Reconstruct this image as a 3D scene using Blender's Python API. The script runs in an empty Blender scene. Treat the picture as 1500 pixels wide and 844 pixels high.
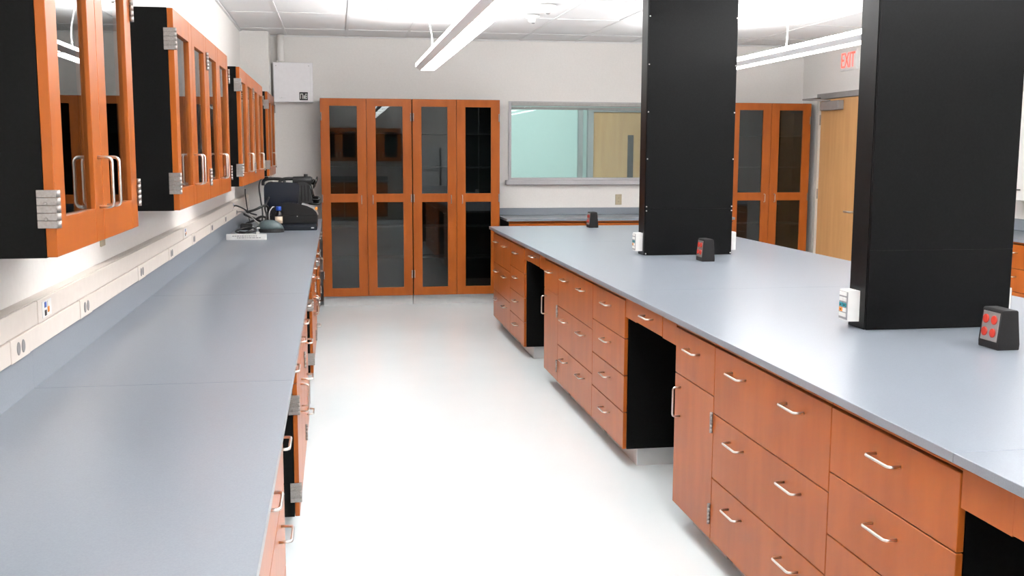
import bpy, bmesh, math, random
from mathutils import Vector, Matrix
random.seed(7)
scene = bpy.context.scene
COL = scene.collection

# ------------------------------------------------------------------ camera
H = 1.602
YAW, PIT, ROL = 0.166909, -0.129682, 0.003391
fw = Vector((math.sin(YAW)*math.cos(PIT), math.cos(YAW)*math.cos(PIT), math.sin(PIT)))
r0 = Vector((math.cos(YAW), -math.sin(YAW), 0)); u0 = r0.cross(fw)
rt = math.cos(ROL)*r0 + math.sin(ROL)*u0
up = -math.sin(ROL)*r0 + math.cos(ROL)*u0
cam_data = bpy.data.cameras.new('camera'); cam = bpy.data.objects.new('camera', cam_data); COL.objects.link(cam)
cam_data.sensor_width = 36.0; cam_data.lens = 1531.86/1500*36.0; cam_data.clip_start = 0.02
cam.matrix_world = Matrix(((rt.x, up.x, -fw.x, 0), (rt.y, up.y, -fw.y, 0), (rt.z, up.z, -fw.z, H), (0, 0, 0, 1)))
scene.camera = cam

# ------------------------------------------------------------------ world, exposure
world = bpy.data.worlds.new('world'); scene.world = world; world.use_nodes = True
world.node_tree.nodes['Background'].inputs[0].default_value = (0.9, 0.95, 1.0, 1)
world.node_tree.nodes['Background'].inputs[1].default_value = 0.05
vs = scene.view_settings
vs.view_transform = 'Standard'; vs.look = 'None'; vs.gamma = 1.0; vs.use_curve_mapping = False
vs.exposure = 0.60
LENS_POWER = 8.0      # downward lens of the pendant lamps
UP_POWER = 37.0        # upward opening of the pendant lamps

# ------------------------------------------------------------------ materials
def new_mat(name, col, rough=0.5, metal=0.0, spec=0.5, emit=None, estr=0.0, coat=0.0):
    m = bpy.data.materials.new(name); m.use_nodes = True
    b = m.node_tree.nodes['Principled BSDF']
    b.inputs['Base Color'].default_value = (*col, 1); b.inputs['Roughness'].default_value = rough
    b.inputs['Metallic'].default_value = metal; b.inputs['Specular IOR Level'].default_value = spec
    b.inputs['Coat Weight'].default_value = coat
    if emit: b.inputs['Emission Color'].default_value = (*emit, 1); b.inputs['Emission Strength'].default_value = estr
    return m

def noise_mat(name, c0, c1, scale=(8, 8, 8), nscale=1.0, detail=4, rough=0.5, metal=0.0, spec=0.5, bump=0.0, world_co=False, vary=0.0, rough2=None):
    m = new_mat(name, c0, rough, metal, spec); nt = m.node_tree; b = nt.nodes['Principled BSDF']
    if world_co:
        tc = nt.nodes.new('ShaderNodeNewGeometry'); out = tc.outputs['Position']
    else:
        tc = nt.nodes.new('ShaderNodeTexCoord'); out = tc.outputs['Object']
    mp = nt.nodes.new('ShaderNodeMapping'); mp.inputs['Scale'].default_value = scale
    nt.links.new(out, mp.inputs['Vector'])
    if vary:
        oi = nt.nodes.new('ShaderNodeObjectInfo'); ml = nt.nodes.new('ShaderNodeMath'); ml.operation = 'MULTIPLY'; ml.inputs[1].default_value = 37.0
        nt.links.new(oi.outputs['Random'], ml.inputs[0]); cx = nt.nodes.new('ShaderNodeCombineXYZ')
        for i in range(3): nt.links.new(ml.outputs[0], cx.inputs[i])
        nt.links.new(cx.outputs[0], mp.inputs['Location'])
    n = nt.nodes.new('ShaderNodeTexNoise'); n.inputs['Scale'].default_value = nscale; n.inputs['Detail'].default_value = detail
    nt.links.new(mp.outputs[0], n.inputs['Vector'])
    r = nt.nodes.new('ShaderNodeValToRGB'); r.color_ramp.elements[0].color = (*c0, 1); r.color_ramp.elements[1].color = (*c1, 1)
    r.color_ramp.elements[0].position = 0.3; r.color_ramp.elements[1].position = 0.7
    nt.links.new(n.outputs['Fac'], r.inputs['Fac']); nt.links.new(r.outputs[0], b.inputs['Base Color'])
    if bump:
        bp = nt.nodes.new('ShaderNodeBump'); bp.inputs['Strength'].default_value = bump; bp.inputs['Distance'].default_value = 0.002
        nt.links.new(n.outputs['Fac'], bp.inputs['Height']); nt.links.new(bp.outputs[0], b.inputs['Normal'])
    return m

def glass_mat(name, tint, ior=1.5, boost=1.6):
    m = bpy.data.materials.new(name); m.use_nodes = True; nt = m.node_tree; nt.nodes.clear()
    o = nt.nodes.new('ShaderNodeOutputMaterial'); mx = nt.nodes.new('ShaderNodeMixShader')
    t = nt.nodes.new('ShaderNodeBsdfTransparent'); t.inputs[0].default_value = (*tint, 1)
    g = nt.nodes.new('ShaderNodeBsdfGlossy'); g.inputs['Roughness'].default_value = 0.01; g.inputs[0].default_value = (0.95, 0.97, 0.97, 1)
    f = nt.nodes.new('ShaderNodeFresnel'); f.inputs[0].default_value = ior
    mu = nt.nodes.new('ShaderNodeMath'); mu.operation = 'MULTIPLY'; mu.inputs[1].default_value = boost; mu.use_clamp = True
    nt.links.new(f.outputs[0], mu.inputs[0]); nt.links.new(mu.outputs[0], mx.inputs[0])
    nt.links.new(t.outputs[0], mx.inputs[1]); nt.links.new(g.outputs[0], mx.inputs[2]); nt.links.new(mx.outputs[0], o.inputs[0])
    return m

M = dict(
    wood=noise_mat('stained_maple', (0.305, 0.074, 0.0108), (0.375, 0.096, 0.0150), (9, 9, 1.6), 1.6, 5, rough=0.30, vary=1, spec=0.21),
    wood_door=noise_mat('blond_wood_veneer', (0.60, 0.32, 0.13), (0.68, 0.39, 0.165), (10, 10, 0.8), 1.5, 5, rough=0.4),
    top=noise_mat('epoxy_resin_top', (0.186, 0.208, 0.240), (0.212, 0.235, 0.268), (1, 1, 1), 260, 2, rough=0.30, world_co=True),
    black=noise_mat('black_laminate', (0.003, 0.003, 0.003), (0.005, 0.005, 0.005), (40, 40, 40), 3, 3, rough=0.45, spec=0.09),
    blackpanel=noise_mat('black_column_panel', (0.003, 0.003, 0.0033), (0.005, 0.005, 0.0054), (30, 30, 30), 3, 3, rough=0.30, spec=0.12),
    inside=new_mat('cabinet_inside', (0.02, 0.02, 0.022), 0.6),
    wall=noise_mat('painted_wall', (0.79, 0.760, 0.730), (0.82, 0.790, 0.760), (1, 1, 1), 60, 3, rough=0.75, world_co=True),
    hallwall=noise_mat('hall_wall', (0.56, 0.70, 0.68), (0.59, 0.73, 0.71), (1, 1, 1), 30, 3, rough=0.75, world_co=True),
    floor=noise_mat('white_resin_floor', (0.79, 0.855, 0.875), (0.83, 0.89, 0.91), (1, 1, 1), 1.3, 4, rough=0.24, spec=0.5, world_co=True),
    tile=noise_mat('ceiling_tile', (0.78, 0.765, 0.765), (0.83, 0.815, 0.815), (1, 1, 1), 180, 3, rough=0.9, bump=0.04, world_co=True),
    grid=new_mat('ceiling_grid_metal', (0.74, 0.73, 0.73), 0.5),
    chrome=noise_mat('brushed_steel', (0.62, 0.60, 0.57), (0.70, 0.68, 0.65), (60, 60, 60), 2, 2, rough=0.28, metal=1.0),
    hinge=noise_mat('hinge_steel', (0.30, 0.275, 0.26), (0.36, 0.335, 0.32), (60, 60, 60), 3, 2, rough=0.42, metal=0.8),
    toe=noise_mat('grey_toe_kick', (0.66, 0.67, 0.67), (0.70, 0.71, 0.71), (10, 10, 10), 2, 2, rough=0.5),
    race=noise_mat('cream_raceway', (0.70, 0.625, 0.565), (0.73, 0.655, 0.595), (12, 12, 12), 2, 2, rough=0.45),
    white=noise_mat('white_plastic', (0.74, 0.73, 0.71), (0.78, 0.77, 0.75), (12, 12, 12), 2, 2, rough=0.4),
    whitebox=noise_mat('white_enclosure', (0.86, 0.84, 0.86), (0.89, 0.87, 0.89), (12, 12, 12), 2, 2, rough=0.4),
    plategrey=new_mat('pale_grey_plate', (0.30, 0.29, 0.30), 0.5),
    jamb=new_mat('cream_jamb', (0.62, 0.58, 0.53), 0.5),
    beige=new_mat('beige_plastic', (0.45, 0.38, 0.26), 0.45),
    socket=new_mat('grey_socket', (0.22, 0.21, 0.21), 0.5),
    dark=new_mat('dark_slot', (0.015, 0.015, 0.015), 0.6),
    red=new_mat('red_receptacle', (0.42, 0.024, 0.010), 0.4),
    orange=new_mat('orange_jack', (0.85, 0.28, 0.02), 0.5),
    blue=new_mat('blue_jack', (0.04, 0.10, 0.40), 0.5),
    teal=new_mat('teal_jack', (0.01, 0.20, 0.24), 0.5),
    charcoal=noise_mat('charcoal_casting', (0.008, 0.007, 0.0073), (0.012, 0.0105, 0.011), (60, 60, 60), 3, 2, rough=0.5, spec=0.3),
    steelplate=new_mat('stainless_plate', (0.55, 0.53, 0.52), 0.32, metal=0.9),
    grey=noise_mat('grey_painted_metal', (0.26, 0.24, 0.23), (0.29, 0.27, 0.26), (20, 20, 20), 2, 2, rough=0.5),
    alum=new_mat('aluminium_frame', (0.40, 0.39, 0.40), 0.45, metal=0.3),
    blind=noise_mat('grey_blind', (0.33, 0.32, 0.30), (0.38, 0.37, 0.35), (20, 20, 20), 2, 2, rough=0.5),
    lamphousing=new_mat('pale_lamp_housing', (0.80, 0.78, 0.78), 0.5),
    lens=new_mat('lit_lens', (0.8, 0.8, 0.8), 0.5, emit=(0.985, 0.995, 0.985), estr=LENS_POWER),
    uplight=new_mat('lit_uplight', (0.8, 0.8, 0.8), 0.5, emit=(0.985, 0.995, 0.985), estr=UP_POWER),
    rim=new_mat('lit_lamp_rim', (0.8, 0.8, 0.8), 0.5, emit=(0.985, 0.995, 0.985), estr=8.0),
    hallfill=new_mat('hall_fill_glow', (0.8, 0.8, 0.8), 0.5, emit=(0.96, 1.0, 0.98), estr=6.0),  # glow of the added hall fill panel
    exitred=new_mat('lit_exit_letters', (0.8, 0.05, 0.03), 0.5, emit=(1.0, 0.10, 0.07), estr=1.1),
    glass=glass_mat('cabinet_glass', (0.60, 0.64, 0.64), 1.5, 1.0),
    glass_window=glass_mat('window_glass', (0.86, 0.94, 0.93), 1.5, 1.2),
    glass_dark=new_mat('dark_vision_glass', (0.02, 0.025, 0.03), 0.08),
    navy=noise_mat('navy_plastic', (0.003, 0.006, 0.014), (0.004, 0.009, 0.020), (20, 20, 20), 2, 2, rough=0.25),
    gloss=noise_mat('black_gloss_plastic', (0.003, 0.0035, 0.0035), (0.005, 0.0055, 0.0055), (20, 20, 20), 2, 2, rough=0.22),
    gunmetal=noise_mat('dark_grey_plastic', (0.010, 0.010, 0.011), (0.017, 0.017, 0.018), (20, 20, 20), 2, 2, rough=0.45),
    silver=new_mat('silver_plastic', (0.55, 0.55, 0.55), 0.3, metal=0.6),
    tealgrey=noise_mat('teal_grey_plastic', (0.075, 0.105, 0.11), (0.09, 0.125, 0.13), (20, 20, 20), 2, 2, rough=0.35),
    cap=new_mat('blue_cap', (0.01, 0.07, 0.42), 0.4),
    bottle=new_mat('dark_bottle', (0.012, 0.010, 0.012), 0.12),
    label=new_mat('cream_label', (0.72, 0.58, 0.44), 0.6),
    print_=new_mat('grey_print', (0.30, 0.29, 0.30), 0.7),
    cable=new_mat('black_cable', (0.022, 0.021, 0.021), 0.5),
    greycable=new_mat('grey_cable', (0.35, 0.34, 0.33), 0.5),
    fridge=noise_mat('white_enamel', (0.70, 0.71, 0.72), (0.73, 0.74, 0.75), (5, 5, 5), 2, 2, rough=0.35),
)

# ------------------------------------------------------------------ mesh helpers
def me_box(lo, hi, bev=0.0, bm=None):
    own = bm is None
    if own: bm = bmesh.new()
    x0, y0, z0 = lo; x1, y1, z1 = hi
    v = [bm.verts.new(p) for p in ((x0,y0,z0),(x1,y0,z0),(x1,y1,z0),(x0,y1,z0),(x0,y0,z1),(x1,y0,z1),(x1,y1,z1),(x0,y1,z1))]
    fs = [bm.faces.new([v[i] for i in f]) for f in ((3,2,1,0),(4,5,6,7),(0,1,5,4),(1,2,6,5),(2,3,7,6),(3,0,4,7))]
    if bev > 0:
        es = set(e for f in fs for e in f.edges)
        bmesh.ops.bevel(bm, geom=list(es), offset=bev, segments=1, affect='EDGES', profile=0.5)
    return bm

def me_tube(bm, pts, r, sides=8, cap=True, radii=None):
    pts = [Vector(p) for p in pts]; n = len(pts); rings = []
    t0 = (pts[1]-pts[0]).normalized()
    a = Vector((0,0,1)) if abs(t0.z) < 0.9 else Vector((1,0,0))
    nrm = t0.cross(a).normalized()
    for i, p in enumerate(pts):
        t = (pts[min(i+1,n-1)] - pts[max(i-1,0)]).normalized()
        nrm = (nrm - t*nrm.dot(t)).normalized(); bi = t.cross(nrm)
        rr = radii[i] if radii else r
        rings.append([bm.verts.new(p + nrm*math.cos(2*math.pi*k/sides)*rr + bi*math.sin(2*math.pi*k/sides)*rr) for k in range(sides)])
    for i in range(n-1):
        for k in range(sides):
            f = bm.faces.new((rings[i][k], rings[i][(k+1)%sides], rings[i+1][(k+1)%sides], rings[i+1][k])); f.smooth = True
    if cap:
        bm.faces.new(rings[0]); bm.faces.new(list(reversed(rings[-1])))
    return bm

def me_lathe(bm, prof, seg=20, axis='z', center=(0,0,0)):
    c = Vector(center); rings = []
    for r, h in prof:
        ring = []
        for k in range(seg):
            a = 2*math.pi*k/seg
            if axis == 'z': p = Vector((r*math.cos(a), r*math.sin(a), h))
            elif axis == 'y': p = Vector((r*math.cos(a), h, r*math.sin(a)))
            else: p = Vector((h, r*math.cos(a), r*math.sin(a)))
            ring.append(bm.verts.new(c+p))
        rings.append(ring)
    for i in range(len(rings)-1):
        for k in range(seg):
            f = bm.faces.new((rings[i][k], rings[i][(k+1)%seg], rings[i+1][(k+1)%seg], rings[i+1][k])); f.smooth = True
    bm.faces.new(rings[0]); bm.faces.new(rings[-1])
    return bm

def me_prism(bm, poly, a0, a1, axis='y'):
    """extrude a 2-D outline: axis y -> outline in (x,z); axis x -> (y,z); axis z -> (x,y)"""
    def P(u, v, a): return {'y': (u, a, v), 'x': (a, u, v), 'z': (u, v, a)}[axis]
    A = [bm.verts.new(P(u, v, a0)) for u, v in poly]; B = [bm.verts.new(P(u, v, a1)) for u, v in poly]
    n = len(poly)
    bm.faces.new(A); bm.faces.new(list(reversed(B)))
    for i in range(n): bm.faces.new((A[i], B[i], B[(i+1)%n], A[(i+1)%n]))
    return bm

def finish(bm, name):
    bmesh.ops.recalc_face_normals(bm, faces=bm.faces)
    me = bpy.data.meshes.new(name); bm.to_mesh(me); bm.free(); return me

def obj(name, me, mat=None, parent=None, loc=(0,0,0), rot=None):
    if isinstance(me, bmesh.types.BMesh): me = finish(me, name)
    if mat is not None and not me.materials: me.materials.append(M[mat] if isinstance(mat, str) else mat)
    o = bpy.data.objects.new(name, me); COL.objects.link(o); o.location = loc
    if rot: o.rotation_euler = rot
    if parent: o.parent = parent
    return o

def box(name, lo, hi, mat, parent=None, bev=0.0):
    """box object with its origin at the centre of its bottom face"""
    c = ((lo[0]+hi[0])/2, (lo[1]+hi[1])/2, lo[2])
    d = [hi[i]-lo[i] for i in range(3)]
    key = (round(d[0],5), round(d[1],5), round(d[2],5), bev, mat)
    if key not in BOXES:
        BOXES[key] = finish(me_box((-d[0]/2,-d[1]/2,0), (d[0]/2,d[1]/2,d[2]), bev), name)
    return obj(name, BOXES[key], mat, parent, c)
BOXES = {}

def thing(name, label, cat, loc=(0,0,0), rotz=0, group=None):
    o = bpy.data.objects.new(name, None); COL.objects.link(o); o.empty_display_size = 0.1
    o.location = loc; o.rotation_euler = (0,0,rotz); o['label'] = label; o['category'] = cat
    if group: o['group'] = group
    return o
def tag(o, label, cat, group=None):
    o['label'] = label; o['category'] = cat
    if group: o['group'] = group
    return o
def struct(o, label, cat):
    o['kind'] = 'structure'; o['label'] = label; o['category'] = cat; return o

def text_mesh(s, size, depth=0.001):
    cu = bpy.data.curves.new('lettering', 'FONT'); cu.body = s; cu.size = size; cu.extrude = depth; cu.resolution_u = 3
    t = bpy.data.objects.new('lettering', cu); COL.objects.link(t)
    dg = bpy.context.evaluated_depsgraph_get(); dg.update()
    me = bpy.data.meshes.new_from_object(t.evaluated_get(dg)); COL.objects.unlink(t); bpy.data.objects.remove(t)
    return me

def curve_pts(ctrl, n=8):
    """Catmull-Rom through control points"""
    P = [Vector(c) for c in ctrl]; P = [P[0]*2-P[1]] + P + [P[-1]*2-P[-2]]; out = []
    for i in range(1, len(P)-2):
        for k in range(n):
            t = k/n; a, b, c, d = P[i-1], P[i], P[i+1], P[i+2]
            out.append(0.5*((2*b)+(c-a)*t+(2*a-5*b+4*c-d)*t*t+(3*b-a-3*c+d)*t**3))
    out.append(P[-2]); return out

# ------------------------------------------------------------------ room
XL, XR, XJ, YF, YB, ZC = -0.91, 6.05, 5.221, 11.28, -3.2, 2.785
WX0, WX1, WZ0, WZ1 = 1.855, 3.95, 1.29, 2.142
YH = 13.6          # far wall of the hall behind the window

struct(box('floor', (XL-0.15, YB-0.15, -0.1), (XR+0.15, YF, 0.0), 'floor'), 'glossy white resin floor of the laboratory', 'floor')
struct(box('wall_left', (XL-0.15, YB-0.15, 0), (XL, YF+0.15, ZC+0.1), 'wall'), 'cream painted wall behind the hanging cabinets', 'wall')
bm = bmesh.new()
for lo, hi in (((XL, 0), (WX0, ZC+.1)), ((WX1, 0), (XR+.15, ZC+.1)), ((WX0, 0), (WX1, WZ0)), ((WX0, WZ1), (WX1, ZC+.1))):
    me_box((lo[0], YF, lo[1]), (hi[0], YF+0.15, hi[1]), bm=bm)
struct(obj('wall_far', bm, 'wall'), 'pale painted far wall with the interior window', 'wall')
struct(box('wall_right', (XR, YB-0.15, 0), (XR+0.15, YF, ZC+0.1), 'wall'), 'painted right wall behind the side bench', 'wall')
struct(box('wall_back', (XL, YB-0.15, 0), (XR, YB, ZC+0.1), 'wall'), 'painted back wall behind the camera', 'wall')
struct(box('wall_chase', (XL, 10.88, 0), (-0.635, YF, ZC), 'wall'), 'narrow boxed-out wall chase in the far left corner', 'wall')
DY0, DY1, DZ = 9.90, 10.83, 2.175      # exit door leaf
bm = bmesh.new()
me_box((XJ, 9.0, 0), (XR, DY0-0.06, ZC), bm=bm); me_box((XJ, DY1+0.06, 0), (XR, YF, ZC), bm=bm)
me_box((XJ, DY0-0.06, 2.235), (XR, DY1+0.06, ZC), bm=bm); me_box((XJ+0.25, DY0-0.06, 0), (XR, DY1+0.06, 2.235), bm=bm)
struct(obj('wall_jog', bm, 'wall'), 'projecting wall that carries the exit door', 'wall')

# ceiling with tiles and grid
ceil = struct(box('ceiling', (XL-0.15, YB-0.15, ZC+0.03), (XR+0.15, YF+0.15, ZC+0.1), 'tile'), 'suspended ceiling of pale tiles', 'ceiling')
def child_box(name, lo, hi, mat, parent, bev=0.0):
    o = box(name, lo, hi, mat, None, bev); o.parent = parent; o.matrix_parent_inverse = parent.matrix_world.inverted() if False else Matrix.Translation(-Vector(parent.location)); return o
gx = [XL] + [-0.475+0.613*k for k in range(11)] + [XR]
gy = [YB] + [9.46-1.22*k for k in range(10, -2, -1)] + [YF]
for i in range(len(gx)-1):
    for j in range(len(gy)-1):
        child_box('ceiling_tile', (gx[i]+.004, gy[j]+.004, ZC+0.006), (gx[i+1]-.004, gy[j+1]-.004, ZC+0.022), 'tile', ceil)
for x in gx[1:-1]: child_box('grid_bar', (x-.012, YB, ZC), (x+.012, YF, ZC+0.0055), 'grid', ceil)
for y in gy[1:-1]: child_box('grid_bar', (XL, y-.012, ZC+.0002), (XR, y+.012, ZC+0.0053), 'grid', ceil)
for nm, lo, hi in (('trim_1', (XL, YF-.02, ZC-.012), (XR, YF, ZC)), ('trim_2', (XL, YB, ZC-.012), (XL+.02, 10.88, ZC))):
    struct(box(nm, lo, hi, 'grid'), 'thin metal ceiling edge angle', 'trim')

# hall behind the window
struct(box('floor_hall', (0, YF+.15, -0.1), (7, YH, 0), 'floor'), 'floor of the hall behind the window', 'floor')
struct(box('ceiling_hall', (0, YF+.15, ZC), (7, YH, ZC+.1), 'tile'), 'ceiling of the hall behind the window', 'ceiling')
bm = bmesh.new(); me_box((0, YH, 0), (7, YH+.1, ZC), bm=bm); me_box((-.1, YF+.15, 0), (0, YH, ZC), bm=bm); me_box((7, YF+.15, 0), (7.1, YH, ZC), bm=bm)
struct(obj('wall_hall', bm, 'hallwall'), 'bright hall wall seen through the window', 'wall')
hl = thing('hall_fill_lamp', 'added unseen glowing panel that lights the hall behind the window', 'fill light', (2.4, 12.5, ZC-0.03))  # added out of view, because the hall needs light of its own
box('frame', (-1.25, -.32, 0), (1.25, .32, .03), 'grid', hl); box('diffuser', (-1.2, -.28, -.005), (1.2, .28, .002), 'hallfill', hl)

d2 = bpy.data.objects.new('door_2', None); COL.objects.link(d2); d2.location = (3.82, YH, 0); struct(d2, 'blond wooden hall door with narrow dark vision pane behind the window', 'door')
box('leaf', (-.455, -.05, 0.01), (.455, -.012, 2.12), 'wood_door', d2)
for x0, x1 in ((-.535, -.46), (.46, .535)): box('jamb', (x0, -.075, 0), (x1, -.001, 2.18), 'alum', d2)
box('head', (-.46, -.075, 2.125), (.46, -.001, 2.18), 'alum', d2)
box('vision_pane', (.01, -.056, 1.25), (.09, -.0505, 1.825), 'glass_dark', d2)
bm = bmesh.new(); me_tube(bm, [(-.38, -.05, 1.0), (-.38, -.10, 1.0), (-.27, -.10, 1.0)], .01); obj('door_handle', bm, 'chrome', d2)
for x0, x1 in ((-.66, -.60),):
    box('hall_post', (x0, -.06, 0), (x1, -.001, 2.18), 'alum', d2)

# interior window
w1 = bpy.data.objects.new('window_1', None); COL.objects.link(w1); w1.location = (WX0, YF, WZ0); struct(w1, 'wide interior window with grey frame and raised blind', 'window')
W, HH = WX1-WX0, WZ1-WZ0
box('frame', (0.001, -.012, 0.001), (.03, .14, HH-.001), 'alum', w1); box('frame', (W-.03, -.012, 0.001), (W-.001, .14, HH-.001), 'alum', w1)
box('frame', (.03, -.012, HH-.03), (W-.03, .14, HH-.001), 'alum', w1); box('frame', (.03, -.012, 0.001), (W-.03, .14, .03), 'alum', w1)
box('pane', (.03, .07, .03), (W-.03, .076, HH-.03), 'glass_window', w1)
box('sill', (-.035, -.06, -.045), (W+.035, -.001, 0.006), 'alum', w1, .004)
bl = box('blind_headrail', (.031, -.035, HH-.05), (W-.031, .02, HH-.012), 'blind', w1, .003)
for k in range(5): box('blind_slat', (.034, -.032, HH-.062-.006*k), (W-.034, .018, HH-.0585-.006*k), 'blind', w1)

# ------------------------------------------------------------------ furniture parts
def pull_mesh(length=0.125, proj=0.034, r=0.0042):
    """U-shaped wire pull standing out towards -y, running along x"""
    L = length/2; c = 0.012; pts = [(-L, 0, 0), (-L, -proj+c, 0)]
    for k in range(1, 4):
        a = math.pi/2*k/4; pts.append((-L+c-c*math.cos(a), -proj+c-c*math.sin(a), 0))
    pts.append((-L+c, -proj, 0)); pts.append((L-c, -proj, 0))
    for k in range(1, 4):
        a = math.pi/2*k/4; pts.append((L-c+c*math.sin(a), -proj+c-c*math.cos(a), 0))
    pts += [(L, -proj+c, 0), (L, 0, 0)]
    return finish(me_tube(bmesh.new(), pts, r, 8), 'pull')
PULL = pull_mesh(); PULL.materials.append(M['chrome'])
PULLS = pull_mesh(0.085, 0.03, 0.004); PULLS.materials.append(M['chrome'])
def hinge_mesh(block):
    bm = bmesh.new(); hh = 0.082
    for k in range(5):
        z = -hh/2 + k*hh/5
        me_lathe(bm, [(.0065, z+.0004), (.0065, z+hh/5-.0004)], 10, 'z', (0, -.005, 0))
        if block: me_box((-.0065, -.004, z+.0003), (.0005, .036, z+hh/5-.0003), .0006, bm)
    if block:
        for z in (-.022, .012): me_lathe(bm, [(.004, -.0078), (.003, -.0085)], 8, 'x', (0, .018, z))
    me = finish(bm, 'hinge'); me.materials.append(M['hinge']); return me
HINGE_B, HINGE_T = hinge_mesh(True), hinge_mesh(False)
def mirror_x(me):
    m2 = me.copy(); m2.transform(Matrix.Scale(-1, 4, (1,0,0))); m2.flip_normals(); return m2
HINGE_BR = mirror_x(HINGE_B)

G = 0.0018   # half gap between fronts
def put_hinges(door, x, side, zs, block):
    for z in zs:
        me = (HINGE_B if side < 0 else HINGE_BR) if block else HINGE_T
        obj('hinge', me, None, door, (x if block else x-side*.008, 0, z))

def front_panel(name, x0, x1, z0, z1, parent):
    """solid drawer or door front; origin bottom centre on its front face"""
    w, h = x1-x0-2*G, z1-z0-2*G; key = ('front', round(w,4), round(h,4))
    if key not in BOXES: BOXES[key] = finish(me_box((-w/2, 0, 0), (w/2, .019, h), .0015), 'front')
    return obj(name, BOXES[key], 'wood', parent, ((x0+x1)/2, 0, z0+G))

def glazed_door(x0, x1, z0, z1, stile, rails, parent, pull_x, pull_z, hinge_side, hinge_z, block, pull=None):
    """rails: list of (zlow, zhigh) of solid rails, local to world z"""
    w, h = x1-x0-2*G, z1-z0-2*G
    key = ('gdoor', round(w,4), round(h,4), tuple(rails), z0)
    if key not in BOXES:
        bm = bmesh.new()
        me_box((-w/2, 0, 0), (-w/2+stile, .022, h), .0012, bm); me_box((w/2-stile, 0, 0), (w/2, .022, h), .0012, bm)
        for a, b in rails: me_box((-w/2+stile-.0005, 0.0003, max(a-z0-G,0)), (w/2-stile+.0005, .0217, min(b-z0-G,h)), .0005, bm)
        BOXES[key] = finish(bm, 'door')
    d = obj('door', BOXES[key], 'wood', parent, ((x0+x1)/2, 0, z0+G))
    for (a, b), (c, e) in zip(rails[:-1], rails[1:]):
        box('glass_pane', (-w/2+stile-.004, .011, b-z0-G-.004), (w/2-stile+.004, .015, c-z0-G+.004), 'glass', d)
    obj('pull', pull or PULL, None, d, (pull_x-(x0+x1)/2, 0, pull_z-z0-G), (0, math.pi/2, 0))
    put_hinges(d, hinge_side*w/2, hinge_side, [z-z0-G for z in hinge_z], block)
    return d

ZT, ZF, ZB = 0.889, 0.866, 0.098    # underside of top, top of fronts, bottom of fronts
def base_cabinet(name, label, group, loc, rotz, w, kind, depth=0.56, block_left=False, block_right=False):
    t = thing(name, label, 'cabinet', (loc[0], loc[1], 0), rotz, group)
    box('body', (-w/2+.001, .021, ZB), (w/2-.001, depth, ZT-.001), 'black', t)
    box('rail', (-w/2+.002, .003, ZF+.006), (w/2-.002, .0205, ZT-.001), 'wood', t)
    box('toe_kick', (-w/2+.03, .085, 0), (w/2-.03, depth-.05, ZB-.001), 'toe', t)
    def drawer(x0, x1, z0, z1, pulls):
        d = front_panel('drawer', x0, x1, z0, z1, t)
        for p in pulls: obj('pull', PULL, None, d, (p-(x0+x1)/2, 0, (z1-.067)-z0))
    if kind == 'wide':
        for z0, z1 in ((.605, ZF), (.349, .605), (ZB, .349)): drawer(-w/2, w/2, z0, z1, (-w*.245, w*.245))
    elif kind == 'four':
        for z0, z1 in ((.670, ZF), (.480, .670), (.289, .480), (ZB, .289)): drawer(-w/2, w/2, z0, z1, (0,))
    elif kind == 'door':
        drawer(-w/2, w/2, .670, ZF, (0,))
        d = front_panel('door', -w/2, w/2, ZB, .670, t)
        obj('pull', PULL, None, d, (-w/2+.075, 0, .555-ZB), (0, math.pi/2, 0))
        put_hinges(d, w/2, 1, (.565-ZB, .20-ZB), False)
    elif kind == 'pair':
        drawer(-w/2, 0, .660, ZF, (-w/4,)); drawer(0, w/2, .660, ZF, (w/4,))
        for s in (-1, 1):
            d = front_panel('door', min(0, s*w/2), max(0, s*w/2), ZB, .660, t)
            obj('pull', PULL, None, d, (-s*(w/4-.055), 0, .50-ZB), (0, math.pi/2, 0))
            put_hinges(d, s*w/4, s, (.57-ZB, .20-ZB), (s < 0 and block_left) or (s > 0 and block_right))
    return t

def knee_apron(label, group, loc, rotz, w, dw):
    t = thing('knee_space_apron', label, 'apron', (loc[0], loc[1], .783), rotz, group)
    top = ZT-.001-.783
    for s in (-1, 1):
        x0, x1 = sorted((s*dw/2, s*(w/2-.001)))
        box('stile', (x0+.001, .003, 0), (x1-.001, .021, top), 'wood', t)
    d = box('drawer', (-dw/2+.001, .001, 0.004), (dw/2-.001, .021, top-.004), 'wood', t, .0012)
    obj('pull', PULL, None, d, (0, -.01, .055))
    box('drawer_box', (-dw/2+.02, .022, .01), (dw/2-.02, .45, top-.01), 'black', t)
    return t

R_ISL, R_LEFT = -math.pi/2, math.pi/2
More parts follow.
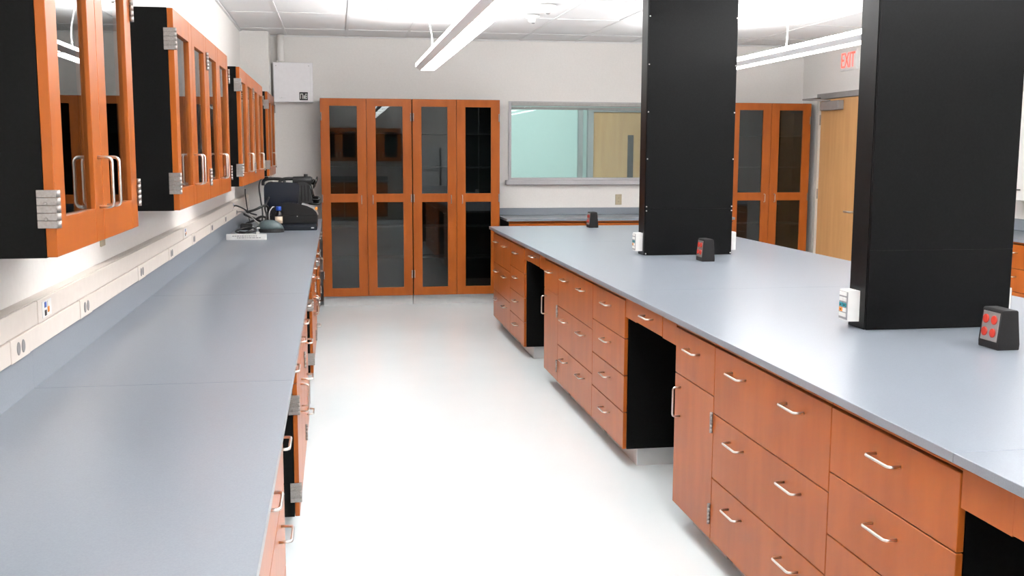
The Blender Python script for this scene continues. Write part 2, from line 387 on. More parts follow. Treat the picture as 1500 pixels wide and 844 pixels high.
# ------------------------------------------------------------------ island
XI = 1.42
isl = [  # y0, y1, kind, name, label
    (8.52, 9.45, 'wide', 'drawer_cabinet', 'three-drawer wooden base cabinet with paired pulls at the far end of the island'),
    (7.86, 8.52, 'four', 'drawer_cabinet', 'four-drawer wooden base cabinet next to the farthest island knee space'),
    (6.62, 7.075, 'door', 'door_cabinet', 'narrow wooden island cabinet with one door, between the far knee space and wide drawers'),
    (5.68, 6.62, 'wide', 'drawer_cabinet', 'three-drawer wide wooden base cabinet in the middle run of the island'),
    (5.015, 5.68, 'four', 'drawer_cabinet', 'four-drawer wooden base cabinet just beyond the large black island knee space'),
    (3.748, 4.215, 'door', 'door_cabinet', 'narrow wooden island cabinet with one door, just nearer than the large black knee space'),
    (2.79, 3.748, 'wide', 'drawer_cabinet', 'nearest three-drawer wide wooden island cabinet with paired pulls'),
    (2.145, 2.79, 'four', 'drawer_cabinet', 'nearest four-drawer wooden island cabinet beside the knee space at the right edge'),
    (0.88, 1.35, 'door', 'door_cabinet', 'narrow wooden island cabinet with one door, nearest the camera'),
]
for y0, y1, k, nm, lb in isl:
    base_cabinet(nm, lb, 'wooden base cabinets of the island', (XI, (y0+y1)/2), R_ISL, y1-y0, k, depth=0.80)
for y0, y1, dw, lb in ((7.075, 7.86, .42, 'wooden apron with a shallow drawer over the farthest island knee space'),
                       (4.215, 5.015, .411, 'wooden apron with a shallow drawer over the large black island knee space'),
                       (1.35, 2.145, .411, 'wooden apron with a shallow drawer over the knee space at the right edge')):
    knee_apron(lb, 'knee space aprons', (XI, (y0+y1)/2), R_ISL, y1-y0, dw)
tag(box('island_darkening_panel', (2.23, .88, 0), (2.25, 9.45, ZT-.001), 'black'), 'added black panel that keeps the back of the island knee spaces dark', 'panel')  # added backing, put in so that the knee spaces look dark
tag(box('island_rear_panel', (3.18, .88, 0), (3.20, 9.45, ZT-.001), 'wood'), 'wooden panel under the far long edge of the island top', 'panel')
wt = thing('island_worktop', 'long blue-grey resin worktop on the island', 'worktop', (2.325, 5, ZT))
ys = [0.6, 2.15, 5.02, 7.87, 9.60]
for a, b in zip(ys[:-1], ys[1:]):
    box('slab', (1.40-2.325, a-5+.0002, 0), (3.25-2.325, b-5-.0002, .025), 'top', wt, .0012)

# black service columns standing on the island
def service_column(y, label, screws=True):
    t = thing('service_column', label, 'column', (2.34, y, .9141))
    box('body', (-.306, 0.003, 0), (.306, .147, ZC-.916), 'blackpanel', t, .004)
    for nm, z0, z1 in (('lower_cover', .002, .312), ('upper_cover', .3135, ZC-.92)):
        c = box(nm, (-.304, 0, z0), (.304, .003, z1), 'blackpanel', t, .0008)
        zz = (.012, .299) if nm == 'lower_cover' else (.327, .643, .951, 1.259, 1.567)
        for z in (zz if screws else ()):
            for s in (-1, 1):
                bm = bmesh.new(); me_lathe(bm, [(.0048, 0), (.0045, -.002), (.002, -.0032)], 10, 'y')
                obj('screw', bm, 'chrome', c, (s*.298, -.0015, z-z0))
    box('side_channel', (-.3085, .012, .001), (-.306, .14, ZC-.92), 'blackpanel', t)
    return t
service_column(6.735, 'tall black service column farther along the island')
service_column(3.745, 'tall black service column nearest the camera on the island', False)

def data_box(loc, s, label, marks):
    """white jack box on the side of a column; s=-1 faces -x, s=1 faces +x"""
    t = thing('data_jack_box', label, 'jack box', loc, 0, 'white jack boxes on the columns')
    bm = bmesh.new(); me_prism(bm, [(-.041, 0), (.041, 0), (.036, .046), (-.036, .046)], 0, .122, 'z')
    # prism outline is (x,y): rotate so that it stands out along -x / +x
    me = finish(bm, 'body'); me.transform(Matrix.Rotation(s*-math.pi/2, 4, 'Z')); obj('body', me, 'white', t)
    x = s*.046
    fp = box('face_plate', (min(x, x+s*.003), -.034, .006), (max(x, x+s*.003), .034, .116), 'plategrey', t, .0008)
    if marks:
        for z, cols in ((.090, ('white',)), (.068, ('white', 'white')), (.046, ('teal', 'teal')), (.026, ('orange', 'white')), (.006, ('white',))):
            for i, c in enumerate(cols):
                y0, y1 = (-.027, .027) if len(cols) == 1 else ((.002, .027) if i == 0 else (-.027, -.002))
                box('jack' if len(cols) == 2 else 'label_strip', (min(s*.0015, s*.0045), y0, z+.004), (max(s*.0015, s*.0045), y1, z+.019), c, fp)
                if c in ('teal', 'orange'):
                    box('jack_slot', (min(s*.004, s*.0052), (y0+y1)/2-.004, z+.008), (max(s*.004, s*.0052), (y0+y1)/2+.004, z+.014), 'dark', fp)
    return t
data_box((2.0313, 6.815, .9405), -1, 'white jack box on the aisle side of the farther black column', True)
data_box((2.0313, 3.84, .9405), -1, 'white jack box with teal and orange jacks on the nearest black column', True)
data_box((2.6465, 6.815, .9405), 1, 'white jack box on the right side of the farther black column', False)
data_box((2.6465, 3.84, .9405), 1, 'white jack box on the right side of the nearest black column', False)

def outlet_pedestal(y, label):
    t = thing('outlet_pedestal', label, 'outlet box', (2.325, y, .9141), 0, 'charcoal outlet pedestals on the island')
    bm = bmesh.new(); me_prism(bm, [(-.042, 0), (.042, 0), (.042, .02), (.031, .138), (.024, .142), (-.024, .142), (-.031, .138), (-.042, .02)], -.057, .057, 'y')
    bmesh.ops.bevel(bm, geom=bm.edges[:], offset=.002, segments=1, affect='EDGES')
    obj('housing', bm, 'charcoal', t)
    ang = math.atan2(.011, .118)
    for s in (-1, 1):
        pl = box('cover_plate', (-.0022, -.047, 0), (.0022, .047, .104), 'steelplate', t, .001)
        pl.location = (s*.0414, 0, .0265); pl.rotation_euler = (0, -s*ang, 0)
        for zy in ((.026, .03), (-.021, .03), (.026, .076), (-.021, .076)):
            bm = bmesh.new(); me_lathe(bm, [(.0165, 0), (.0165, s*.003), (.014, s*.0042)], 18, 'x')
            r = obj('receptacle', bm, 'red', pl, (s*.0018, zy[0], zy[1]))
    return t
outlet_pedestal(9.36, 'small charcoal outlet box with red sockets at the far end of the island')
outlet_pedestal(6.36, 'charcoal outlet box with red sockets in front of the farther black column')
outlet_pedestal(3.338, 'large-looking charcoal outlet box with four red sockets nearest the right edge')

# ------------------------------------------------------------------ left bench
XLF = -0.17
left = [
    (-.40, .50, 'wide', 'drawer_cabinet', 'three-drawer wooden left bench cabinet beside the camera', 0, 0),
    (.50, 1.46, 'pair', 'door_cabinet', 'two-door wooden left bench cabinet just in front of the camera', 0, 0),
    (1.46, 2.13, 'four', 'drawer_cabinet', 'nearest four-drawer wooden cabinet under the left bench', 0, 0),
    (2.13, 3.13, 'wide', 'drawer_cabinet', 'nearest wide three-drawer wooden cabinet under the left bench, before the black opening', 0, 0),
    (4.265, 5.22, 'pair', 'door_cabinet', 'two-door wooden left bench cabinet right after the nearest black knee space', 1, 0),
    (5.22, 5.88, 'four', 'drawer_cabinet', 'four-drawer wooden cabinet halfway along the left bench', 0, 0),
    (7.095, 8.05, 'pair', 'door_cabinet', 'two-door wooden left bench cabinet after the second black knee space', 1, 0),
    (8.05, 8.71, 'four', 'drawer_cabinet', 'four-drawer wooden cabinet toward the far end of the left bench', 0, 0),
    (9.90, 10.75, 'pair', 'door_cabinet', 'two-door wooden cabinet at the very far end of the left bench', 1, 0),
]
for y0, y1, k, nm, lb, bl_, br_ in left:
    base_cabinet(nm, lb, 'wooden base cabinets of the left bench', (XLF, (y0+y1)/2), R_LEFT, y1-y0, k, depth=0.70, block_left=bool(bl_), block_right=bool(br_))
for y0, y1, lb in ((3.13, 4.265, 'wooden apron over the nearest knee space of the left bench'), (5.88, 7.095, 'wooden apron over the second knee space of the left bench'), (8.71, 9.90, 'wooden apron over the farthest knee space of the left bench')):
    knee_apron(lb, 'knee space aprons', (XLF, (y0+y1)/2), R_LEFT, y1-y0, .55)
wt = thing('left_worktop', 'long blue-grey resin worktop with backsplash along the left wall', 'worktop', (-.525, 5, ZT))
ys = [-.6, 3.17, 5.15, 8.4, 10.875]
for a, b in zip(ys[:-1], ys[1:]):
    box('slab', (XL+.001+.525, a-5+.0002, 0), (-.139+.525, b-5-.0002, .025), 'top', wt, .0012)
    box('backsplash', (XL+.001+.525, a-5+.0002, .0252), (-.875+.525, b-5-.0002, .137), 'top', wt)

# raceways on the left wall
def raceway(label, z0, z1, xf, plates, kind):
    t = thing('wall_raceway', label, 'raceway', (XL, 5, z0))
    h = z1-z0; d = xf-XL; pw = .17
    box('base_channel', (.0005, -5.55, .002), (d-.010, 5.86, h-.001), 'race', t)
    edges = [-.5] + [e for p in plates for e in (p, p+pw)] + [10.86]
    for i in range(0, len(edges), 2):
        box('cover', (d-.010, edges[i]-5+.0015, 0), (d, edges[i+1]-5-.0015, h-.0025), 'race', t, .0015)
    for p in plates:
        pl = box('device_plate', (d-.010, p-5, -.001), (d+.002, p+pw-5, h-.001), 'race', t, .0015)
        if kind == 'power':
            for yy in (-.022, .022):
                bm = bmesh.new(); me_lathe(bm, [(.016, 0), (.016, .0022), (.0145, .003)], 14, 'x')
                s = obj('socket', bm, 'socket', pl, (.0052, yy, h*.5)); s.scale = (1, .9, 1.15)
        else:
            box('jack_frame', (.0055, -.045, h*.14), (.0072, .055, h*.86), 'white', pl)
            for yy, zz, c in ((-.012, .56, 'blue'), (.02, .56, 'white'), (-.012, .2, 'dark'), (.02, .3, 'orange')):
                box('jack', (.0068, yy-.009, h*zz), (.0085, yy+.009, h*(zz+.24)), c, pl)
raceway('lower cream raceway with power sockets along the left backsplash', 1.036, 1.100, -.858, (2.912, 3.685, 4.75, 5.617, 6.517, 7.475, 8.4, 9.35), 'power')
raceway('upper cream raceway with data jacks along the left wall', 1.1005, 1.168, -.862, (.2, 3.197, 6.18, 9.13), 'data')

def wall_plate(label, loc, rotz, mat):
    t = thing('outlet_plate', label, 'outlet', loc, rotz)
    pl = box('plate', (-.036, -.006, 0), (.036, 0, .115), mat, t, .002)
    for z in (.035, .075):
        bm = bmesh.new(); me_lathe(bm, [(.0145, 0), (.0145, -.002)], 14, 'y'); obj('socket', bm, mat, pl, (0, -.0028, z))
        for x in (-.005, .005): box('slot', (x-.001, -.0055, z-.004), (x+.001, -.0047, z+.004), 'dark', pl)
wall_plate('beige outlet plate on the left wall under the nearest hanging cabinet', (XL+.0005, 4.31, 1.228), R_LEFT, 'beige')
wall_plate('beige outlet plate under the interior window', (3.095, YF-.0005, 1.022), 0, 'beige')

# ------------------------------------------------------------------ hanging cabinets on the left wall
XU = -0.59
def wall_cabinet(y0, y1, label, bl_left, bl_right, at=None):
    w = y1-y0; z0, z1 = 1.372, 2.134
    t = thing('wall_cabinet', label, 'cabinet', (XU, (y0+y1)/2, z0) if at is None else (at[0], at[1], z0), R_LEFT if at is None else at[2], 'glazed hanging cabinets')
    dp = XU-XL-.001; h = z1-z0
    for s in (-1, 1):
        a, b = sorted((s*(w/2-.0012), s*(w/2-.019))); box('side_panel', (a, .023, 0), (b, dp, h), 'black', t)
    box('top_panel', (-w/2+.019, .023, h-.018), (w/2-.019, dp, h), 'black', t)
    box('bottom_panel', (-w/2+.019, .023, 0), (w/2-.019, dp, .018), 'black', t)
    box('back_panel', (-w/2+.019, dp-.008, .018), (w/2-.019, dp, h-.018), 'inside', t)
    for z in (.26, .50): box('shelf', (-w/2+.0195, .05, z), (w/2-.0195, dp-.0085, z+.018), 'inside', t)
    rails = [(0, .085), (h-.085, h)]
    for s in (-1, 1):
        x0, x1 = (-w/2, 0) if s < 0 else (0, w/2)
        glazed_door(x0, x1, 0, h, .088, rails, t, -s*-.045, .15, s, (.105, h-.115), bl_left if s < 0 else bl_right)
    return t
wall_cabinet(2.363, 3.31, 'nearest glazed wooden hanging cabinet at the upper left corner', True, True)
wall_cabinet(4.175, 5.195, 'near half of the second pair of glazed hanging cabinets from the camera', True, False)
wall_cabinet(5.195, 6.21, 'far half of the second pair of glazed hanging cabinets from the camera', False, True)
wall_cabinet(6.97, 8.045, 'near half of the third group of glazed hanging cabinets', True, False)
wall_cabinet(8.045, 9.12, 'far half of the third group of glazed hanging cabinets', False, True)
wall_cabinet(9.80, 10.86, 'farthest small-looking glazed hanging cabinet by the white wall box', True, True)

# ------------------------------------------------------------------ tall glazed cabinets on the far wall
YT = 10.88
def tall_cabinet(x0, x1, label):
    w = x1-x0; t = thing('tall_cabinet', label, 'cabinet', ((x0+x1)/2, YT, 0), 0, 'tall glazed wooden cabinets')
    dp = YF-YT-.001; z0, z1 = .105, 2.134
    for s in (-1, 1):
        a, b = sorted((s*(w/2-.002), s*(w/2-.02))); box('side_panel', (a, .023, z0), (b, dp, z1), 'black', t)
    box('top_panel', (-w/2+.02, .023, z1-.018), (w/2-.02, dp, z1), 'black', t)
    box('bottom_panel', (-w/2+.02, .023, z0), (w/2-.02, dp, z0+.018), 'black', t)
    box('back_panel', (-w/2+.02, dp-.008, z0+.018), (w/2-.02, dp, z1-.018), 'inside', t)
    for z in (.47, .80, 1.115, 1.42, 1.78): box('shelf', (-w/2+.0205, .06, z), (w/2-.0205, dp-.0085, z+.02), 'inside', t)
    box('toe_kick', (-w/2+.0, .075, 0), (w/2+.0, dp-.02, z0-.001), 'toe', t)
    rails = [(z0, .193), (1.081, 1.168), (2.057, z1)]
    for s in (-1, 1):
        a, b = (-w/2, 0) if s < 0 else (0, w/2)
        glazed_door(a, b, z0, z1, .092, rails, t, s*.058, 1.108, s, (.33, 1.12, 1.95), False, PULLS)
    return t
tall_cabinet(-.142, .784, 'left tall glazed wooden cabinet on the far wall beside the left bench')
tall_cabinet(.790, 1.700, 'right one of the two joined tall glazed wooden cabinets on the far wall')
tall_cabinet(4.23, 5.145, 'tall glazed wooden cabinet next to the exit door')

# ------------------------------------------------------------------ far bench under the window
for x0, x1, k, lb in ((1.76, 2.58, 'four', 'four-drawer wooden cabinet under the window bench beside the tall cabinets'), (2.58, 3.40, 'wide', 'middle wide wooden cabinet of the bench under the window'), (3.40, 4.20, 'four', 'four-drawer wooden cabinet of the window bench hidden behind the black column')):
    base_cabinet('drawer_cabinet', lb, 'wooden cabinets under the window bench', ((x0+x1)/2, 10.65), 0, x1-x0, k, depth=.60)
wt = thing('window_worktop', 'blue-grey resin worktop with backsplash under the interior window', 'worktop', (2.96, 10.95, ZT))
box('slab', (1.735-2.96, 10.625-10.95, 0), (4.205-2.96, YF-.001-10.95, .025), 'top', wt, .0012)
box('backsplash', (1.735-2.96, YF-.021-10.95, .0252), (4.205-2.96, YF-.001-10.95, .103), 'top', wt, .002)

# ------------------------------------------------------------------ right bench behind the near column
for y0, y1, k, lb in ((8.05, 8.99, 'wide', 'wide wooden cabinet of the right wall bench next to the door wall'), (7.39, 8.05, 'four', 'four-drawer wooden cabinet of the right wall bench past the nearest column'), (6.44, 7.39, 'wide', 'wide wooden cabinet of the right wall bench outside the right edge')):
    base_cabinet('drawer_cabinet', lb, 'wooden cabinets of the right wall bench', (5.45, (y0+y1)/2), R_ISL, y1-y0, k, depth=.59)
wt = thing('right_worktop', 'dark-edged grey resin worktop with backsplash along the right wall', 'worktop', (5.74, 7.7, ZT))
box('slab', (5.43-5.74, 6.40-7.7, 0), (XR-.001-5.74, 8.998-7.7, .025), 'top', wt, .0012)
box('backsplash', (XR-.022-5.74, 6.40-7.7, .0252), (XR-.001-5.74, 8.998-7.7, .13), 'top', wt, .002)
wc = thing('white_wall_cabinet', 'white wall cabinet with dark latch above the right bench', 'cabinet', (5.75, 8.0, 1.20))
box('body', (.02, -.5, 0), (XR-.001-5.75, .5, .9), 'white', wc, .003)
for a, b in ((-.498, -.002), (.002, .498)):
    d = box('door', (0, a, .004), (.019, b, .896), 'white', wc, .002)
    bm = bmesh.new(); me_tube(bm, [(0, -.03, 0), (-.022, -.03, 0), (-.022, .03, 0), (0, .03, 0)], .005); obj('latch', bm, 'dark', d, (-.0095, .12 if a < 0 else -.12, .09))

# ------------------------------------------------------------------ exit door and sign
d1 = bpy.data.objects.new('door_1', None); COL.objects.link(d1); d1.location = (XJ, (DY0+DY1)/2, 0); struct(d1, 'blond wooden exit door in a grey steel frame', 'door')
hw = (DY1-DY0)/2
box('leaf', (.012, -hw+.003, .008), (.056, hw-.003, DZ-.003), 'wood_door', d1, .002)
for s in (-1, 1):
    a, b = sorted((s*hw, s*(hw+.059))); box('jamb', (-.012, a, 0), (.10, b, DZ), 'grey' if s < 0 else 'jamb', d1, .002)
box('head', (-.012, -hw-.059, DZ), (.10, hw+.059, DZ+.059), 'grey', d1, .002)
cl = box('closer', (-.055, hw-.52, DZ-.125), (.011, hw-.11, DZ-.03), 'grey', d1, .004)
bm = bmesh.new(); me_tube(bm, [(-.035, hw-.3, DZ-.025), (-.26, hw-.12, DZ-.012)], .009); me_tube(bm, [(-.26, hw-.12, DZ-.012), (-.013, hw-.02, DZ+.012)], .009)
obj('closer_arm', bm, 'grey', d1)
bm = bmesh.new(); me_tube(bm, [(.012, -hw+.09, 1.0), (-.045, -hw+.09, 1.0), (-.045, -hw+.2, 1.0)], .011); obj('door_handle', bm, 'chrome', d1)
for z in (.25, 1.1, 1.9): box('door_hinge', (-.004, hw-.004, z), (.014, hw+.004, z+.11), 'hinge', d1)

ex = thing('exit_sign', 'white exit sign with lit red letters above the wooden door', 'exit sign', (XJ, 10.175, 2.44))
box('body', (-.032, -.17, 0), (-.0005, .17, .205), 'white', ex, .004)
me = text_mesh('EXIT', .2, .0015)
xs = [v.co.x for v in me.vertices]; ysv = [v.co.y for v in me.vertices]
sx, sy = .285/(max(xs)-min(xs)), .15/(max(ysv)-min(ysv))
for v in me.vertices: v.co = ((v.co.x-(max(xs)+min(xs))/2)*sx, (v.co.y-min(ysv))*sy, v.co.z)
me.materials.clear(); obj('letters', me, 'exitred', ex, (-.0335, 0, .028), (math.pi/2, 0, -math.pi/2))

# ------------------------------------------------------------------ white box and conduit in the far left corner
wb = thing('wall_box', 'white square equipment box high on the far wall', 'wall box', (-.41, YF-.0005, 2.10))
box('backplate', (-.195, -.03, .004), (.195, 0, .398), 'whitebox', wb)
cv = box('cover', (-.20, -.105, 0), (.20, -.03, .404), 'whitebox', wb, .006)
box('cover_edge', (.1745, -.003-.036, .006), (.1765, -.0365, .398), 'toe', cv)
for x in (-.17, .16): bm = bmesh.new(); me_lathe(bm, [(.004, 0), (.003, -.002)], 8, 'y'); obj('screw', bm, 'socket', cv, (x, -.0375, .37))
lbp = box('label_plate', (.06, -.0395, .022), (.146, -.0375, .104), 'dark', cv)
for (a, b, c, d_) in ((-.034, -.028, .014, .066), (-.028, -.012, .06, .066), (-.012, -.006, .014, .066), (.0, .005, .014, .05), (.008, .013, .014, .05), (.005, .008, .03, .036), (.017, .022, .014, .066), (.022, .034, .014, .020), (.022, .034, .036, .042), (.022, .034, .060, .066), (.034, .037, .018, .062)):
    box('label_mark', (a, -.0018, c), (b, -.0008, d_), 'white', lbp)
bm = bmesh.new()
for a, b, c, d_ in ((-.145, -.095, .040, .045), (-.125, -.115, .045, .052), (-.09, -.08, .040, .045), (-.135, -.13, .034, .038)): me_box((a, -.0385, c), (b, -.0374, d_), bm=bm)
obj('logo', bm, 'grid', cv)
bm = bmesh.new(); me_lathe(bm, [(.036, 2.506), (.036, ZC-.001)], 20, 'z', (0, 0, -2.506)); me_lathe(bm, [(.042, 0), (.042, .016)], 20, 'z')
tag(obj('conduit', bm, 'wall', None, (-.532, YF-.055, 2.506)), 'painted conduit pipe rising from the white wall box to the ceiling', 'pipe')

# ------------------------------------------------------------------ pendant lamps
bm = bmesh.new()      # two outward-tilted glowing strips (a wide batwing spread)
me_prism(bm, [(-.088, 0), (.088, 0), (.0, .054)], -.595, .595, 'y')
UPME = finish(bm, 'uplight'); UPME.materials.append(M['lamphousing']); UPME.materials.append(M['uplight'])
for p in UPME.polygons:
    if p.normal.z > .3: p.material_index = 1
def pendant(x, y0, cells, label, cables):
    L = 1.21; y1 = y0+L*cells
    t = thing('pendant_lamp', label, 'lamp', (x, y1, 2.32), 0, 'long pendant lamps')
    bm = bmesh.new()
    # open trough: two sloping sides, floor and the two end caps
    for s in (-1, 1):
        me_prism(bm, [(s*.060, 0), (s*.104, .030), (s*.101, .034), (s*.060, .006)], -L*cells, 0, 'y')
    me_prism(bm, [(-.0605, .003), (.0605, .003), (.101, .034), (-.101, .034)], -L*cells-.012, -L*cells, 'y')
    me_prism(bm, [(-.0605, 0), (.0605, 0), (.104, .030), (.104, .062), (-.104, .062), (-.104, .030)], 0, .012, 'y')
    obj('housing', bm, 'lamphousing', t)
    for k in range(cells):
        box('lens', (-.058, -L*(k+1)+.001, .0006), (.058, -L*k-.046, .005), 'lens', t)
        box('lens_divider', (-.060, -L*k-.045, -.0025), (.060, -L*k-.0005, .0055), 'lamphousing', t)
        u = bpy.data.objects.new('uplight', UPME); COL.objects.link(u); u.parent = t; u.location = (0, -L*(k+.5), .0345)
    for s in (-1, 1):
        a, b = sorted((s*.104, s*.101)); box('glowing_rim', (a, -L*cells, .034), (b, 0, .060), 'rim', t)
    for cy in cables:
        bm = bmesh.new(); z1 = ZC-2.32-.001
        me_tube(bm, curve_pts([(-.03, cy, .05), (-.022, cy, .2), (-.045, cy, .33), (-.075, cy, z1)], 5), .006, 6)
        obj('hanging_cable', bm, 'white', t)
    return t
pendant(.83, 9.55-12.1, 10, 'long white pendant lamp hanging over the aisle', (-.75, -3.7, -6.6, -9.8))
pendant(3.42, 9.55-12.1, 10, 'long white pendant lamp hanging over the right side of the island', (-1.9, -4.4, -7.5, -10.5))

# ceiling devices
def ceiling_device(loc, label, r):
    bm = bmesh.new()
    me_lathe(bm, [(r, ZC-.001), (r*1.02, ZC-.018), (r*.85, ZC-.028), (r*.55, ZC-.034), (r*.5, ZC-.055), (r*.3, ZC-.066)], 20, 'z', (0, 0, -ZC))
    t = thing('ceiling_detector', label, 'detector', (loc[0], loc[1], ZC), 0, 'ceiling detectors')
    obj('housing', bm, 'white', t)
    bm = bmesh.new(); me_lathe(bm, [(r*.22, -.066), (r*.2, -.074)], 12); obj('sensor', bm, 'socket', t, (.008, 0, 0))
ceiling_device((1.72, 8.55), 'round white ceiling detector just right of the aisle lamp, nearer one', .075)
ceiling_device((1.72, 9.2), 'round white ceiling detector right of the aisle lamp, farther one', .065)
ceiling_device((.43, 8.53), 'round white ceiling detector left of the aisle lamp at the picture top', .055)

# ------------------------------------------------------------------ things on the far end of the left bench
ZW = .9142
st = thing('white_strip', 'long low white strip printed with tiny grey writing on the left bench', 'strip', (-.69, 8.35, ZW))
box('body', (-.152, -.02, 0), (.152, .02, .046), 'white', st, .002)
bm = bmesh.new()
for z, segs in ((.028, 11), (.014, 9)):
    x = -.105 if z > .02 else -.07
    for k in range(segs):
        wd = random.uniform(.008, .026); me_box((x, -.0208, z), (x+wd, -.0199, z+.0065), bm=bm); x += wd+.004
        if x > .12: break
obj('print', bm, 'print_', st)
box('white_cube', (.075, -.012, .0462), (.1, .012, .062), 'white', st, .003)

dm = thing('domed_device', 'teal-grey domed tabletop device in front of the black instrument', 'device', (-.545, 9.12, ZW))
def dome(name, mat, z0, z1, sx, sy, parent, nz=6, lean=.02):
    bm = bmesh.new(); seg = 24; rings = []
    for i in range(nz+1):
        a = i/nz*math.pi/2; rr = math.cos(a)**.75 if i < nz else .02; z = z0+(z1-z0)*math.sin(a)
        rings.append([bm.verts.new((sx*rr*math.cos(2*math.pi*k/seg)-lean*math.sin(a), sy*rr*math.sin(2*math.pi*k/seg), z)) for k in range(seg)])
    for i in range(nz):
        for k in range(seg):
            f = bm.faces.new((rings[i][k], rings[i][(k+1)%seg], rings[i+1][(k+1)%seg], rings[i+1][k])); f.smooth = True
    bm.faces.new(rings[0]); bm.faces.new(rings[-1]); return obj(name, bm, mat, parent)
bm = bmesh.new()
for i in range(1): me_prism(bm, [(.107*math.cos(a*math.pi/12), .075*math.sin(a*math.pi/12)) for a in range(24)], 0, .03, 'z')
obj('base', bm, 'gunmetal', dm)
dome('dome', 'tealgrey', .03, .105, .104, .072, dm)
box('side_tab', (-.115, -.07, .035), (-.09, -.055, .047), 'white', dm, .002)

ins = thing('imaging_instrument', 'black hooded instrument on a navy base at the end of the left bench', 'instrument', (-.34, 9.28, ZW))
box('base', (-.175, 0, 0), (.175, .46, .043), 'navy', ins, .006)
box('base_badge', (.125, -.0012, .018), (.15, -.0002, .028), 'white', ins)
hood = [(-.17, 0), (.175, 0), (.178, .075), (.165, .105), (.135, .135), (.09, .158), (.04, .172), (-.02, .180), (-.09, .183), (-.15, .180), (-.17, .165)]
bm = bmesh.new(); me_prism(bm, hood, .235, .455, 'y'); obj('hood', bm, 'gloss', ins, (0, 0, .0432))
outer = [(.183, .075), (.170, .108), (.139, .140), (.093, .163), (.042, .177)]
inner = [(.0405, .1725), (.0905, .1585), (.1355, .1355), (.1655, .1055), (.1785, .0755)]
bm = bmesh.new(); me_prism(bm, outer+inner, .22, .46, 'y'); obj('silver_band', bm, 'silver', ins, (0, 0, .0432))
box('orange_tab', (.155, .30, .163), (.176, .36, .185), 'orange', ins, .003)
box('front_lip', (-.165, .224, .045), (.17, .2345, .12), 'gloss', ins, .003)
bm = bmesh.new(); me_lathe(bm, [(.004, 0), (.003, -.003)], 8, 'y'); obj('indicator', bm, 'white', ins, (.0, .2235, .11))

bt = thing('reagent_bottle', 'dark bottle with blue cap and cream label standing on the navy base', 'bottle', (-.497, 9.42, ZW+.0435))
bm = bmesh.new(); me_lathe(bm, [(.030, 0), (.0325, .004), (.0325, .088), (.028, .104), (.018, .116), (.018, .126)], 24); obj('body', bm, 'bottle', bt)
bm = bmesh.new(); me_lathe(bm, [(.023, .124), (.0235, .128), (.0235, .156), (.021, .160)], 20); obj('cap', bm, 'cap', bt)
bm = bmesh.new(); me_lathe(bm, [(.0331, .012), (.0331, .072)], 24); obj('label', bm, 'label', bt)

hd = thing('camera_head', 'black camera head with rounded navy panel and side arms behind the hooded instrument', 'camera', (-.44, 9.95, ZW))
box('stand_base', (-.20, -.10, 0), (.20, .16, .03), 'gunmetal', hd, .006)
bm = bmesh.new(); me_box((-.19, -.02, .03), (.19, .12, .26), .02, bm); obj('post', bm, 'gunmetal', hd)
bm = bmesh.new(); poly = []
for cx, cz, rr, a0 in ((.075, .20, .02, -90), (.075, .36, .035, 0), (-.15, .345, .06, 90), (-.19, .20, .02, 180)):
    for k in range(5): a = math.radians(a0+k*22.5); poly.append((cx+rr*math.cos(a), cz+rr*math.sin(a)))
me_prism(bm, poly, -.05, .03, 'y'); pn = obj('panel', bm, 'navy', hd)
bm = bmesh.new(); poly2 = [(.09, .20), (.235, .20), (.215, .30), (.195, .385), (.16, .405), (.09, .40)]
me_prism(bm, poly2, -.045, .06, 'y'); bmesh.ops.bevel(bm, geom=bm.edges[:], offset=.008, segments=2, affect='EDGES'); obj('side_housing', bm, 'gunmetal', hd)
for x in (.125, .155, .185): box('cooling_rib', (x, -.054, .225), (x+.012, -.044, .375), 'charcoal', hd, .002)
for x0 in (-.17, -.02):
    bm = bmesh.new(); me_tube(bm, curve_pts([(x0-.05, .03, .37), (x0-.045, .03, .41), (x0, .03, .43), (x0+.11, .03, .428), (x0+.14, .03, .41), (x0+.14, .03, .37)], 5), .015, 8); obj('carry_handle', bm, 'gunmetal', hd)
bm = bmesh.new(); me_lathe(bm, [(.034, -.11), (.038, -.10), (.040, .05), (.030, .07)], 18, 'x', (.16, 0, .415)); me_lathe(bm, [(.018, .0), (.018, .035)], 12, 'z', (.17, 0, .44)); obj('camera_barrel', bm, 'gunmetal', hd)
bm = bmesh.new(); me_lathe(bm, [(.034, 0), (.060, .006), (.060, .016), (.034, .024)], 20, 'x'); me_lathe(bm, [(.028, -.02), (.028, .0)], 16, 'x')
obj('lens_disc', bm, 'gloss', hd, (.245, 0, .40), (0, .35, 0))
bm = bmesh.new()
for dz in (.255, .215): me_tube(bm, curve_pts([(.18, 0, dz), (.25, -.01, dz+.006), (.29, -.02, dz-.002), (.275, -.03, dz-.016), (.19, -.03, dz-.01)], 5), .012, 8)
obj('side_arm', bm, 'gloss', hd)
bm = bmesh.new(); me_tube(bm, [(.19, 0, .42), (.24, 0, .24)], .016, 8); obj('side_strut', bm, 'gloss', hd)

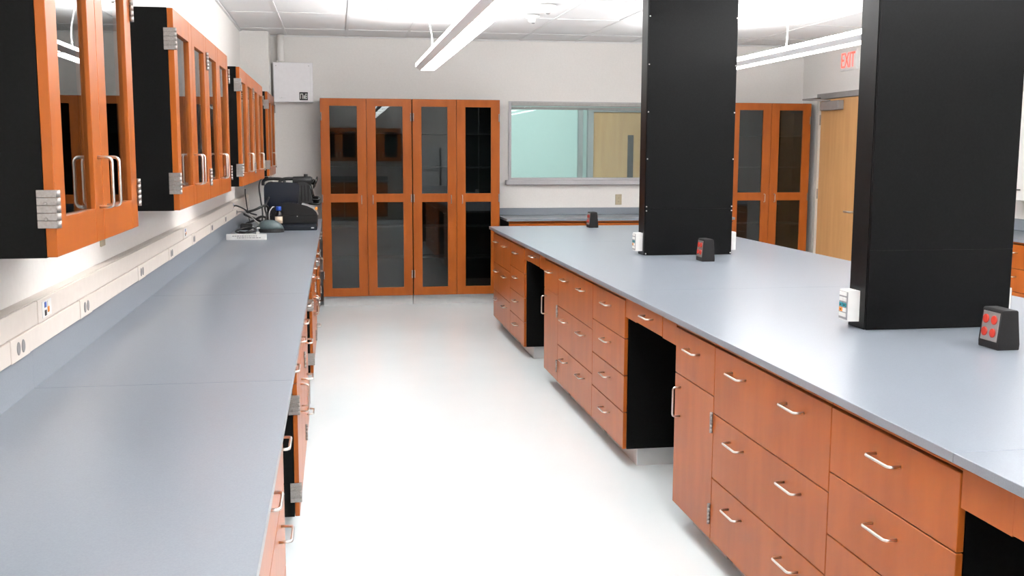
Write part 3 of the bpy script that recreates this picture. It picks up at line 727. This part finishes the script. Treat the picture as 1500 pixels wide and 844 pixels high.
def cable(name, label, ctrl, r, mat, group=None):
    bm = bmesh.new(); me_tube(bm, curve_pts(ctrl, 8), r, 6); return tag(obj(name, bm, mat), label, 'cable', group)
zc = ZW+.014
cable('black_cable', 'black cable looping up from the bench to the camera head', [(-.68, 9.62, zc), (-.66, 9.66, zc+.04), (-.655, 9.72, zc+.12), (-.675, 9.82, 1.16), (-.69, 9.88, 1.28), (-.665, 9.90, 1.35), (-.61, 9.92, 1.36)], .008, 'cable')
cable('black_cable', 'black cable lying in flat loops by the backsplash', [(-.80, 9.0, zc), (-.72, 8.92, zc), (-.665, 9.00, zc+.01), (-.70, 9.16, zc+.02), (-.79, 9.2, zc+.012), (-.835, 9.05, zc), (-.76, 8.85, zc), (-.675, 8.90, zc+.03)], .007, 'cable')
cable('black_cable', 'thick black cable heaped between the backsplash and the instrument', [(-.80, 9.72, zc+.02), (-.72, 9.55, zc+.06), (-.64, 9.45, zc+.10), (-.59, 9.52, zc+.06), (-.64, 9.70, zc+.03), (-.76, 9.72, zc+.08), (-.80, 9.55, zc+.12), (-.70, 9.48, zc+.16), (-.61, 9.55, zc+.19), (-.585, 9.68, zc+.10)], .011, 'cable')
cable('black_cable', 'black cable sloping down beside the hooded instrument', [(-.60, 9.80, 1.18), (-.625, 9.62, 1.10), (-.60, 9.42, 1.03), (-.63, 9.32, .97), (-.70, 9.26, zc+.004)], .009, 'cable')
cable('black_cable', 'thin black cable plugged into the upper raceway', [(-.858, 9.20, 1.135), (-.83, 9.2, 1.135), (-.78, 9.22, 1.11), (-.73, 9.27, 1.07), (-.68, 9.33, 1.05)], .007, 'cable')
cable('grey_cable', 'pale grey cable arching out of the raceway', [(-.855, 9.43, 1.07), (-.80, 9.35, 1.075), (-.74, 9.30, 1.05), (-.68, 9.24, 1.0), (-.645, 9.20, .965)], .006, 'greycable')
cable('clear_tube', 'pale tube curving beside the blue-capped bottle', [(-.535, 9.45, 1.113), (-.552, 9.42, 1.108), (-.575, 9.36, 1.06), (-.565, 9.30, .98), (-.53, 9.245, zc+.02), (-.50, 9.235, zc)], .005, 'greycable')
cable('black_cable', 'thin black wire hanging down the wall above the cable heap', [(-.85, 10.3, 1.24), (-.85, 10.3, 1.19), (-.835, 10.26, 1.08), (-.80, 10.1, zc+.01)], .005, 'cable')
pw = thing('power_adapter', 'black power adapter lying among the cables by the backsplash', 'adapter', (-.775, 9.42, ZW))
box('body', (-.05, -.04, 0), (.05, .04, .055), 'gunmetal', pw, .008); box('plug_tab', (.0501, -.02, .02), (.062, .0, .032), 'white', pw, .002)

# ------------------------------------------------------------------ back of the room (seen in the cabinet glass)
for fx, lb in ((1.98, 'white refrigerator at the back of the room beside the wooden cabinets'), (2.82, 'white refrigerator at the back of the room farther right')):
    fr = thing('refrigerator', lb, 'refrigerator', (fx, YB+.4, 0), 0, 'white refrigerators at the back')
    box('cabinet', (-.40, -.35, .03), (.40, .31, 1.70), 'fridge', fr, .01); box('kick_grille', (-.39, .3, 0), (.39, .33, .09), 'dark', fr)
    for z0, z1 in ((.10, 1.14), (1.15, 1.695)):
        d = box('door', (-.40, .315, z0), (.40, .375, z1), 'fridge', fr, .012)
        bm = bmesh.new(); me_tube(bm, [(.34, .03, .06 if z0 > 1 else .62), (.34, .07, .08 if z0 > 1 else .64), (.34, .07, .34 if z0 > 1 else .96), (.34, .03, .36 if z0 > 1 else .98)], .012); obj('handle', bm, 'fridge', d)

for x, k, nm, lb in ((-.30, 'wide', 'drawer_cabinet', 'three-drawer wooden cabinet against the back wall in the corner behind the left bench'), (.70, 'pair', 'door_cabinet', 'two-door wooden cabinet against the back wall beside the refrigerator')):
    base_cabinet(nm, lb, 'wooden cabinets against the back wall', (x, YB+.60), math.pi, .98, k, depth=.59)
wt = thing('back_worktop', 'blue-grey resin worktop with backsplash along the back wall', 'worktop', (.2, YB+.3, ZT))
box('slab', (-1.0, -.299, 0), (1.02, .325, .025), 'top', wt, .0012); box('backsplash', (-1.0, -.299, .0252), (1.02, -.278, .13), 'top', wt)
wall_cabinet(0, .95, 'glazed wooden hanging cabinet on the back wall behind the camera', False, False, (.09, YB+.322, math.pi))
wall_cabinet(0, .95, 'glazed wooden hanging cabinet on the back wall above the two-door cabinet', False, False, (1.055, YB+.322, math.pi))
